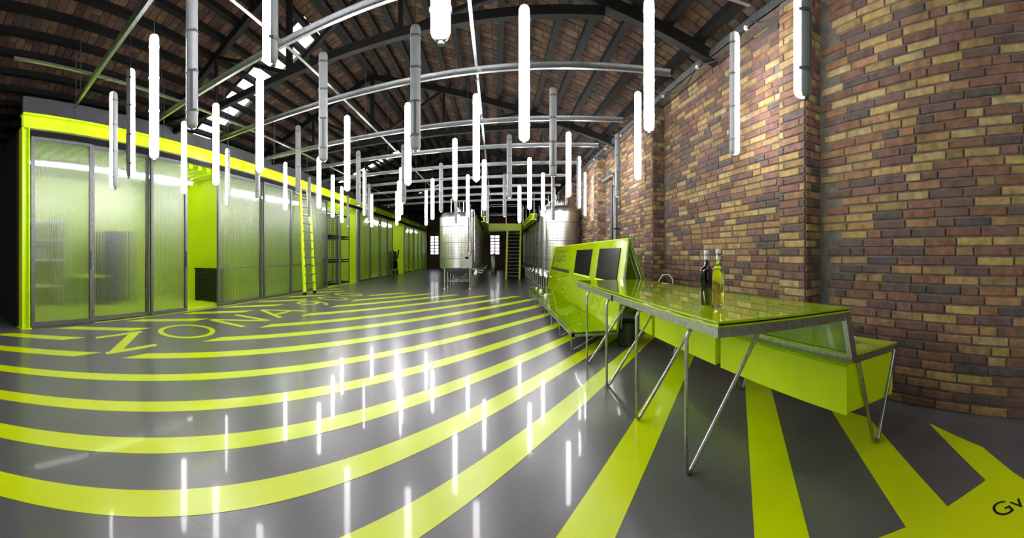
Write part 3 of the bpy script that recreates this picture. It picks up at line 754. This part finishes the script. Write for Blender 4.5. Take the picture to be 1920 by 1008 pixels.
# steel keg at the end of the aisle
t = thing('steel_keg', 'small steel keg standing at the end of the tank aisle', 'keg', (-.15, 27, 0))
MB().lathe([(.001, 0), (.2, 0), (.22, .05), (.22, 1.15), (.15, 1.28), (.001, 1.28)], n=24).obj('body', 'steel', t)
MB().lathe([(.22, .35), (.235, .37), (.22, .39)], n=24).obj('band', 'steeld', t); MB().lathe([(.06, 1.28), (.06, 1.4), (.001, 1.4)], n=12).obj('neck', 'steeld', t)

# ------------------------------------------------------------------ tasting table (near section)
ZT = .96; G = .012
def ye(x): return 1.74-.165*x                        # slanted near end of the table
YE2 = 4.80
t = thing('tasting_table', 'long lime glass tasting table on galvanised V legs carrying two bottles', 'table', (0, 0, 0))
xf, xb_, xs_, xo = 1.06, 1.97, 2.03, 2.46             # front edge, back edge, foot of slanted pane, outer shelf edge
ZS = .645
top = [(xf, ye(xf)), (xb_, ye(xb_)), (xb_, YE2), (xf, YE2)]
MB().prism(top, ZT-G, ZT).obj('glass_top', 'limeglass', t)
e1 = .008
MB().prism([(xf+e1, ye(xf)+e1), (xb_-e1, ye(xb_)+e1), (xb_-e1, YE2-e1), (xf+e1, YE2-e1)], ZT-G-.008, ZT-G-.001).obj('glass_edge_layer', 'glassedge', t)
MB().prism([(xf, ye(xf)), (xb_, ye(xb_)), (xb_, YE2), (xf, YE2)], ZT-.032, ZT-.021).obj('glass_underlayer', 'limeglass', t)
zf = ZT-.033-.05
MB().bar((xf+.02, ye(xf), zf+.025), (xf+.02, YE2, zf+.025), .045, .05).obj('frame_rail', 'galv', t)
MB().bar((xb_-.03, ye(xb_)+.03, zf+.025), (xb_-.03, YE2, zf+.025), .045, .05).obj('frame_rail', 'galv', t)
MB().bar((xf, ye(xf)+.02, zf+.025), (xb_, ye(xb_)+.02, zf+.025), .045, .05).obj('frame_rail', 'galv', t)
MB().bar((xf+.02, YE2-.03, zf+.025), (xb_-.03, YE2-.03, zf+.025), .045, .05).obj('frame_rail', 'galv', t)
MB().bar((xf+.015, 3.28, zf+.02), (xf+.015, 3.30, zf+.02), .05, .052).obj('joint', 'black', t)
# slanted pane between table and low shelf, with its galvanised stay
def sl(x, y, z): return (x, y, z)
MB().hexa([(xs_-.012, ye(xs_)+.01, ZS), (xs_, ye(xs_)+.01, ZS), (xs_, YE2, ZS), (xs_-.012, YE2, ZS), (xb_-.012, ye(xb_)+.01, ZT), (xb_, ye(xb_)+.01, ZT), (xb_, YE2, ZT), (xb_-.012, YE2, ZT)]).obj('slanted_pane', 'limeglass2', t)
MB().bar((xs_-.03, ye(xs_)+.01, ZS-.03), (xb_-.03, ye(xb_)+.01, ZT-.05), .045, .045).obj('frame_stay', 'galv', t)
MB().bar((xs_-.03, YE2-.04, ZS-.03), (xb_-.03, YE2-.04, ZT-.05), .045, .045).obj('frame_stay', 'galv', t)
MB().prism([(xs_-.02, ye(xs_)), (xo, ye(xo)), (xo, YE2), (xs_-.02, YE2)], ZS-.012, ZS).obj('low_shelf_glass', 'limeglass', t)
for a, b in (((xs_-.02, ye(xs_)+.02), (xo, ye(xo)+.02)), ((xs_-.02, YE2-.02), (xo, YE2-.02))):
    MB().bar((*a, ZS-.036), (*b, ZS-.036), .04, .045).obj('shelf_rail', 'galv', t)
for xx in (xs_, xo-.02): MB().bar((xx, ye(xx)+.02, ZS-.036), (xx, YE2, ZS-.036), .04, .045).obj('shelf_rail', 'galv', t)
def hairpin(x0, y, x1, ztop, yt=0, name='leg'):
    r = .03
    pts = [(x1, y+yt, ztop), (x0+.035, y+.008, .02), (x0+.012, y, .008), (x0, y, .025), (x0, y, ztop-.07), (x0+.02, y, ztop-.025), (x0+.06, y, ztop-.008), (x1, y+yt, ztop)]
    return MB().tube(pts, .013, 8, caps=False).obj(name, 'galv', t)
for y in (1.92, 2.72, 3.52, 4.32): hairpin(1.075, y, 1.70, zf+.002)
for y, f in ((1.40, 0), (2.90, 0), (4.35, 0)):
    MB().tube([(xs_-.01, y-.02, ZS-.05), (2.17, y-.04, .02), (2.20, y-.04, .008), (2.225, y-.045, .02), (xo-.03, y-.06, ZS-.05)], .014, 8).obj('leg', 'galv', t)

# hanging lime cabinets under the shelf
CB = [(1.40, 2.82), (2.89, 4.27), (4.34, 4.78)]
for i, (a, b) in enumerate(CB):
    lb = ('lime lacquered cabinet with open end face at the near corner of the table shelf', 'lime lacquered cabinet in the middle under the table shelf', 'lime lacquered cabinet under the shelf beside the display unit')[i]
    xA, xB = 1.95, 2.40
    t = thing('hanging_cabinet', lb, 'cabinet', (0, 0, 0))
    d0 = -.165 if i == 0 else 0
    poly = [(xA, a+.02), (xB, a+.02+d0*(xB-xA)), (xB, b), (xA, b)]
    MB().prism(poly, .275, ZS-.058).obj('carcass', 'lime', t)
    MB().box(xA-.02, xA-.002, a+.01, b-.008, .27, ZS-.065).obj('front_panel', 'lime', t)
    if i == 0:
        MB().prism([(xB+.002, a-.05), (xB+.02, a-.05), (xB+.02, b), (xB+.002, b)], .3, .44).obj('back_drawer', 'lime', t)
        MB().prism([(xB+.002, a-.05), (xB+.02, a-.05), (xB+.02, b), (xB+.002, b)], .445, ZS-.065).obj('back_drawer', 'lime', t)
t = thing('round_bin', 'dark round metal bin under the table beside the display unit', 'bin', (1.86, 5.05, 0))
MB().lathe([(.001, 0), (.13, 0), (.14, .02), (.14, .34), (.13, .35), (.12, .34), (.12, .05), (.001, .05)], n=28).obj('body', 'darkgreen', t)
MB().lathe([(.138, .33), (.147, .34), (.138, .355)], n=28).obj('rim', 'black', t)

# bottles on the table
def bottle(x, y, rz, body, label, liquid=None, w=.066, h=.255):
    t = thing('bottle', label, 'bottle', (x, y, ZT+.0005), rz)
    def sq(s, z, c=.22, m=4):
        pts = []
        r = s*c
        for cx, cy_, a in ((s-r, s-r, 0), (-s+r, s-r, PI/2), (-s+r, -s+r, PI), (s-r, -s+r, 1.5*PI)):
            for i in range(m+1): aa = a+PI/2*i/m; pts.append((cx+r*math.cos(aa), cy_+r*math.sin(aa), z))
        return pts
    def loft(levels, mat, nm):
        b = MB(); vs = []; fs = []; k = 20
        for s, z, c in levels: vs += sq(s, z, c)
        for i in range(len(levels)-1):
            for j in range(k): fs.append((i*k+j, i*k+(j+1) % k, (i+1)*k+(j+1) % k, (i+1)*k+j))
        b.add(vs, fs, True); b.add(vs[:k], [tuple(range(k-1, -1, -1))]); b.add(vs[-k:], [tuple(range(k))])
        return b.obj(nm, mat, t)
    s = w/2
    loft([(s*.9, 0, .25), (s, .006, .25), (s, h-.03, .25), (s*.9, h-.008, .4), (s*.6, h+.004, .8), (.0145, h+.014, 1), (.0135, h+.05, 1)], body, 'glass_body')
    if liquid: loft([(s*.82, .02, .25), (s*.88, .026, .25), (s*.88, h-.04, .25), (s*.7, h-.02, .5)], liquid, 'liquid')
    MB().lathe([(.0155, h+.048), (.017, h+.052), (.017, h+.06), (.014, h+.065)], n=16).obj('collar', 'white', t)
    MB().lathe([(.013, h+.045), (.012, h+.085), (.001, h+.085)], n=16).obj('pourer', 'steel', t)
    MB().lathe([(.016, h+.083), (.0175, h+.088), (.0175, h+.108), (.013, h+.113), (.001, h+.113)], n=16).obj('stopper', 'white', t)
    return t
bottle(1.365, 2.16, .5, 'vinegar', 'black square bottle with pale stopper on the lime glass table')
bottle(1.345, 1.985, .75, 'bottle', 'clear square bottle of yellow oil with pale stopper on the lime glass table', 'oil', .07, .262)

# small things on the low shelf
t = thing('card_terminal', 'small white card terminal with paper roll on the low glass shelf', 'card terminal', (2.27, 1.66, ZS+.001), .3)
MB().hexa([(-.04, -.07, 0), (.04, -.07, 0), (.04, .07, 0), (-.04, .07, 0), (-.04, -.07, .03), (.04, -.07, .03), (.04, .07, .065), (-.04, .07, .065)]).obj('body', 'white', t)
MB().tube([(-.038, .05, .07), (.038, .05, .07)], .024, 14).obj('paper_roll', 'greywall', t)
MB().hexa([(-.03, -.05, .0335), (.03, -.05, .0335), (.03, .0, .046), (-.03, .0, .046), (-.03, -.05, .038), (.03, -.05, .038), (.03, .0, .0505), (-.03, .0, .0505)]).obj('keypad', 'black', t)
t = thing('red_tray', 'flat red tray on the low shelf by the brick wall', 'tray', (2.34, 3.9, ZS+.001))
MB().box(-.08, .08, -.14, .14, 0, .012).obj('base', 'red', t)
for sx in (-.08, .075): MB().box(sx, sx+.005, -.14, .14, .012, .05).obj('rim', 'red', t)
for sy in (-.14, .135): MB().box(-.08, .08, sy, sy+.005, .012, .05).obj('rim', 'red', t)

# ------------------------------------------------------------------ display unit (far section)
Y0, Y1 = 4.86, 11.75
t = thing('display_unit', 'long tent shaped lime glass display with two black screens and a low bench', 'display', (0, 0, 0))
bx, sx0, pk, bk = 1.0, 1.62, 1.80, 2.30; ZBn, ZP = .27, 1.52
ye_ = lambda x: Y0-.0*(x-1.0)
MB().box(bx, sx0+.02, Y0, Y1, ZBn-.012, ZBn).obj('bench_glass', 'limeglass2', t)
MB().box(bx+.005, sx0, Y0+.005, Y1, ZBn-.02, ZBn-.0125).obj('bench_edge', 'glassedge', t)
NPAN = 3; PB = [Y0, 6.45, 8.3, Y1]
def face(z, d=0): return sx0+(pk-sx0)*(z-ZBn)/(ZP-ZBn)-d
for a, b in zip(PB, PB[1:]):
    MB().hexa([(face(ZBn), a+.004, ZBn), (face(ZBn)+.014, a+.004, ZBn), (face(ZBn)+.014, b-.004, ZBn), (face(ZBn), b-.004, ZBn),
               (face(ZP), a+.004, ZP), (face(ZP)+.014, a+.004, ZP), (face(ZP)+.014, b-.004, ZP), (face(ZP), b-.004, ZP)]).obj('front_pane', 'limeglass', t)
    MB().hexa([(bk-.014, a+.004, ZBn), (bk, a+.004, ZBn), (bk, b-.004, ZBn), (bk-.014, b-.004, ZBn),
               (pk+.02, a+.004, ZP), (pk+.034, a+.004, ZP), (pk+.034, b-.004, ZP), (pk+.02, b-.004, ZP)]).obj('back_pane', 'limeglass2', t)
MB().box(pk-.005, pk+.04, Y0, Y1, ZP, ZP+.012).obj('ridge_cap', 'lime', t)
for k, yy in enumerate((Y0+.03, PB[1], PB[2], Y1-.03)):
    MB().tube([(bx+.02, yy, ZBn-.04), (sx0+.03, yy, ZBn-.04), (pk+.015, yy, ZP-.04), (bk-.04, yy, ZBn-.04)], .022, 8).obj('frame_tube', 'galv', t)
MB().tube([(sx0+.09, Y0+.06, ZBn), (pk+.015, Y0+.06, ZP-.16), (bk-.1, Y0+.06, ZBn)], .012, 8).obj('inner_stay', 'galv', t)
for zz, xx in ((ZBn-.045, bx+.02), (ZBn-.045, sx0)): MB().bar((xx, Y0, zz), (xx, Y1, zz), .04, .04).obj('bench_rail', 'galv', t)
MB().bar((bx, Y0+.02, ZBn-.045), (sx0, Y0+.02, ZBn-.045), .04, .04).obj('bench_rail', 'galv', t)
for k in range(8):
    y = 4.93+.91*k; r = .011
    MB().tube([(bx+.4, y, ZBn-.05), (bx+.04, y+.005, .016), (bx+.02, y, .007), (bx+.01, y, .02), (bx+.01, y, ZBn-.06)], .011, 8).obj('leg', 'galv', t)
for y in (5.6, 7.5, 9.4, 11.3): MB().tube([(sx0+.02, y, ZBn-.05), (1.98, y, .01), (bk-.02, y, ZBn-.03)], .012, 8).obj('leg', 'galv', t)
def on_face(b, ya, yb, za, zb, d0, d1):
    b.hexa([(face(za, d1), ya, za), (face(za, d0), ya, za), (face(za, d0), yb, za), (face(za, d1), yb, za),
            (face(zb, d1), ya, zb), (face(zb, d0), ya, zb), (face(zb, d0), yb, zb), (face(zb, d1), yb, zb)]); return b
for a, b in ((5.12, 6.22), (6.72, 8.05)):
    s = on_face(MB(), a, b, .90, 1.40, -.002, .012).obj('screen', 'screen', t)
    on_face(MB(), a-.03, b+.03, .87, .90, -.002, .008).obj('bezel', 'lime', s)
on_face(MB(), 8.65, 11.45, .86, .93, -.002, .006).obj('black_caption_strip', 'ink', t)
tx = MB()
for g0, nl in ((1.40, 3), (1.27, 3), (1.16, 3)):
    for k in range(nl):
        zz = g0-k*.028; L = 1.55 if k < nl-1 else random.uniform(.7, 1.2)
        on_face(tx, 10.75-L, 10.75, zz-.007, zz+.004, -.001, .003)
on_face(tx, 9.2, 9.45, 1.02, 1.03, -.001, .003)
on_face(tx, 11.15, 11.24, .98, 1.3, -.001, .003)
tx.obj('printed_text_lines', 'ink', t)
for yy, zz in ((5.9, .55), (7.2, .6), (8.6, .62), (9.8, .62)):
    on_face(MB(), yy, yy+.07, zz, zz+.03, -.002, .01).obj('lock_plate', 'galv', t)
t = thing('white_cable', 'white cable loop rising behind the table beside the display unit', 'cable', (2.2, 4.7, ZS+.01))
MB().tube([(0, .0, 0), (.0, .02, .28), (.05, .0, .36), (.13, -.03, .37), (.18, -.05, .3), (.18, -.05, .0)], .008, 8).obj('cable', 'white', t)
MB().box(-.03, .03, -.03, .03, -.008, .02).obj('plug', 'white', t)

# ------------------------------------------------------------------ pipework on the brick wall
t = thing('drain_pipe', 'grey drain pipe with elbow running down the brick wall', 'pipe', (0, 0, 0))
MB().tube([(XW-.1, 8.45, .05), (XW-.1, 8.45, 3.1), (XW-.1, 8.52, 3.2), (XW-.1, 8.65, 3.24), (XW-.1, 9.5, 3.24)], .05, 12).obj('pipe', 'galvd', t)
for zz in (.8, 1.9, 2.9): MB().box(XW-.155, XW-.01, 8.40, 8.50, zz, zz+.03).obj('bracket', 'black', t)
t = thing('cable_duct', 'black vertical cable duct beside the grey drain pipe', 'duct', (XW-.06, 8.75, 0))
MB().box(-.05, .045, -.08, .08, .02, 3.0).obj('duct', 'ink', t); MB().box(-.055, .05, -.085, .085, 0, .02).obj('foot', 'black', t)
t = thing('cable_duct', 'short black cable duct beside the third brick pilaster', 'duct', (XW-.06, 10.25, 0))
MB().box(-.05, .045, -.12, .12, .02, 2.1).obj('duct', 'ink', t); MB().box(-.055, .05, -.125, .125, 0, .02).obj('foot', 'black', t)
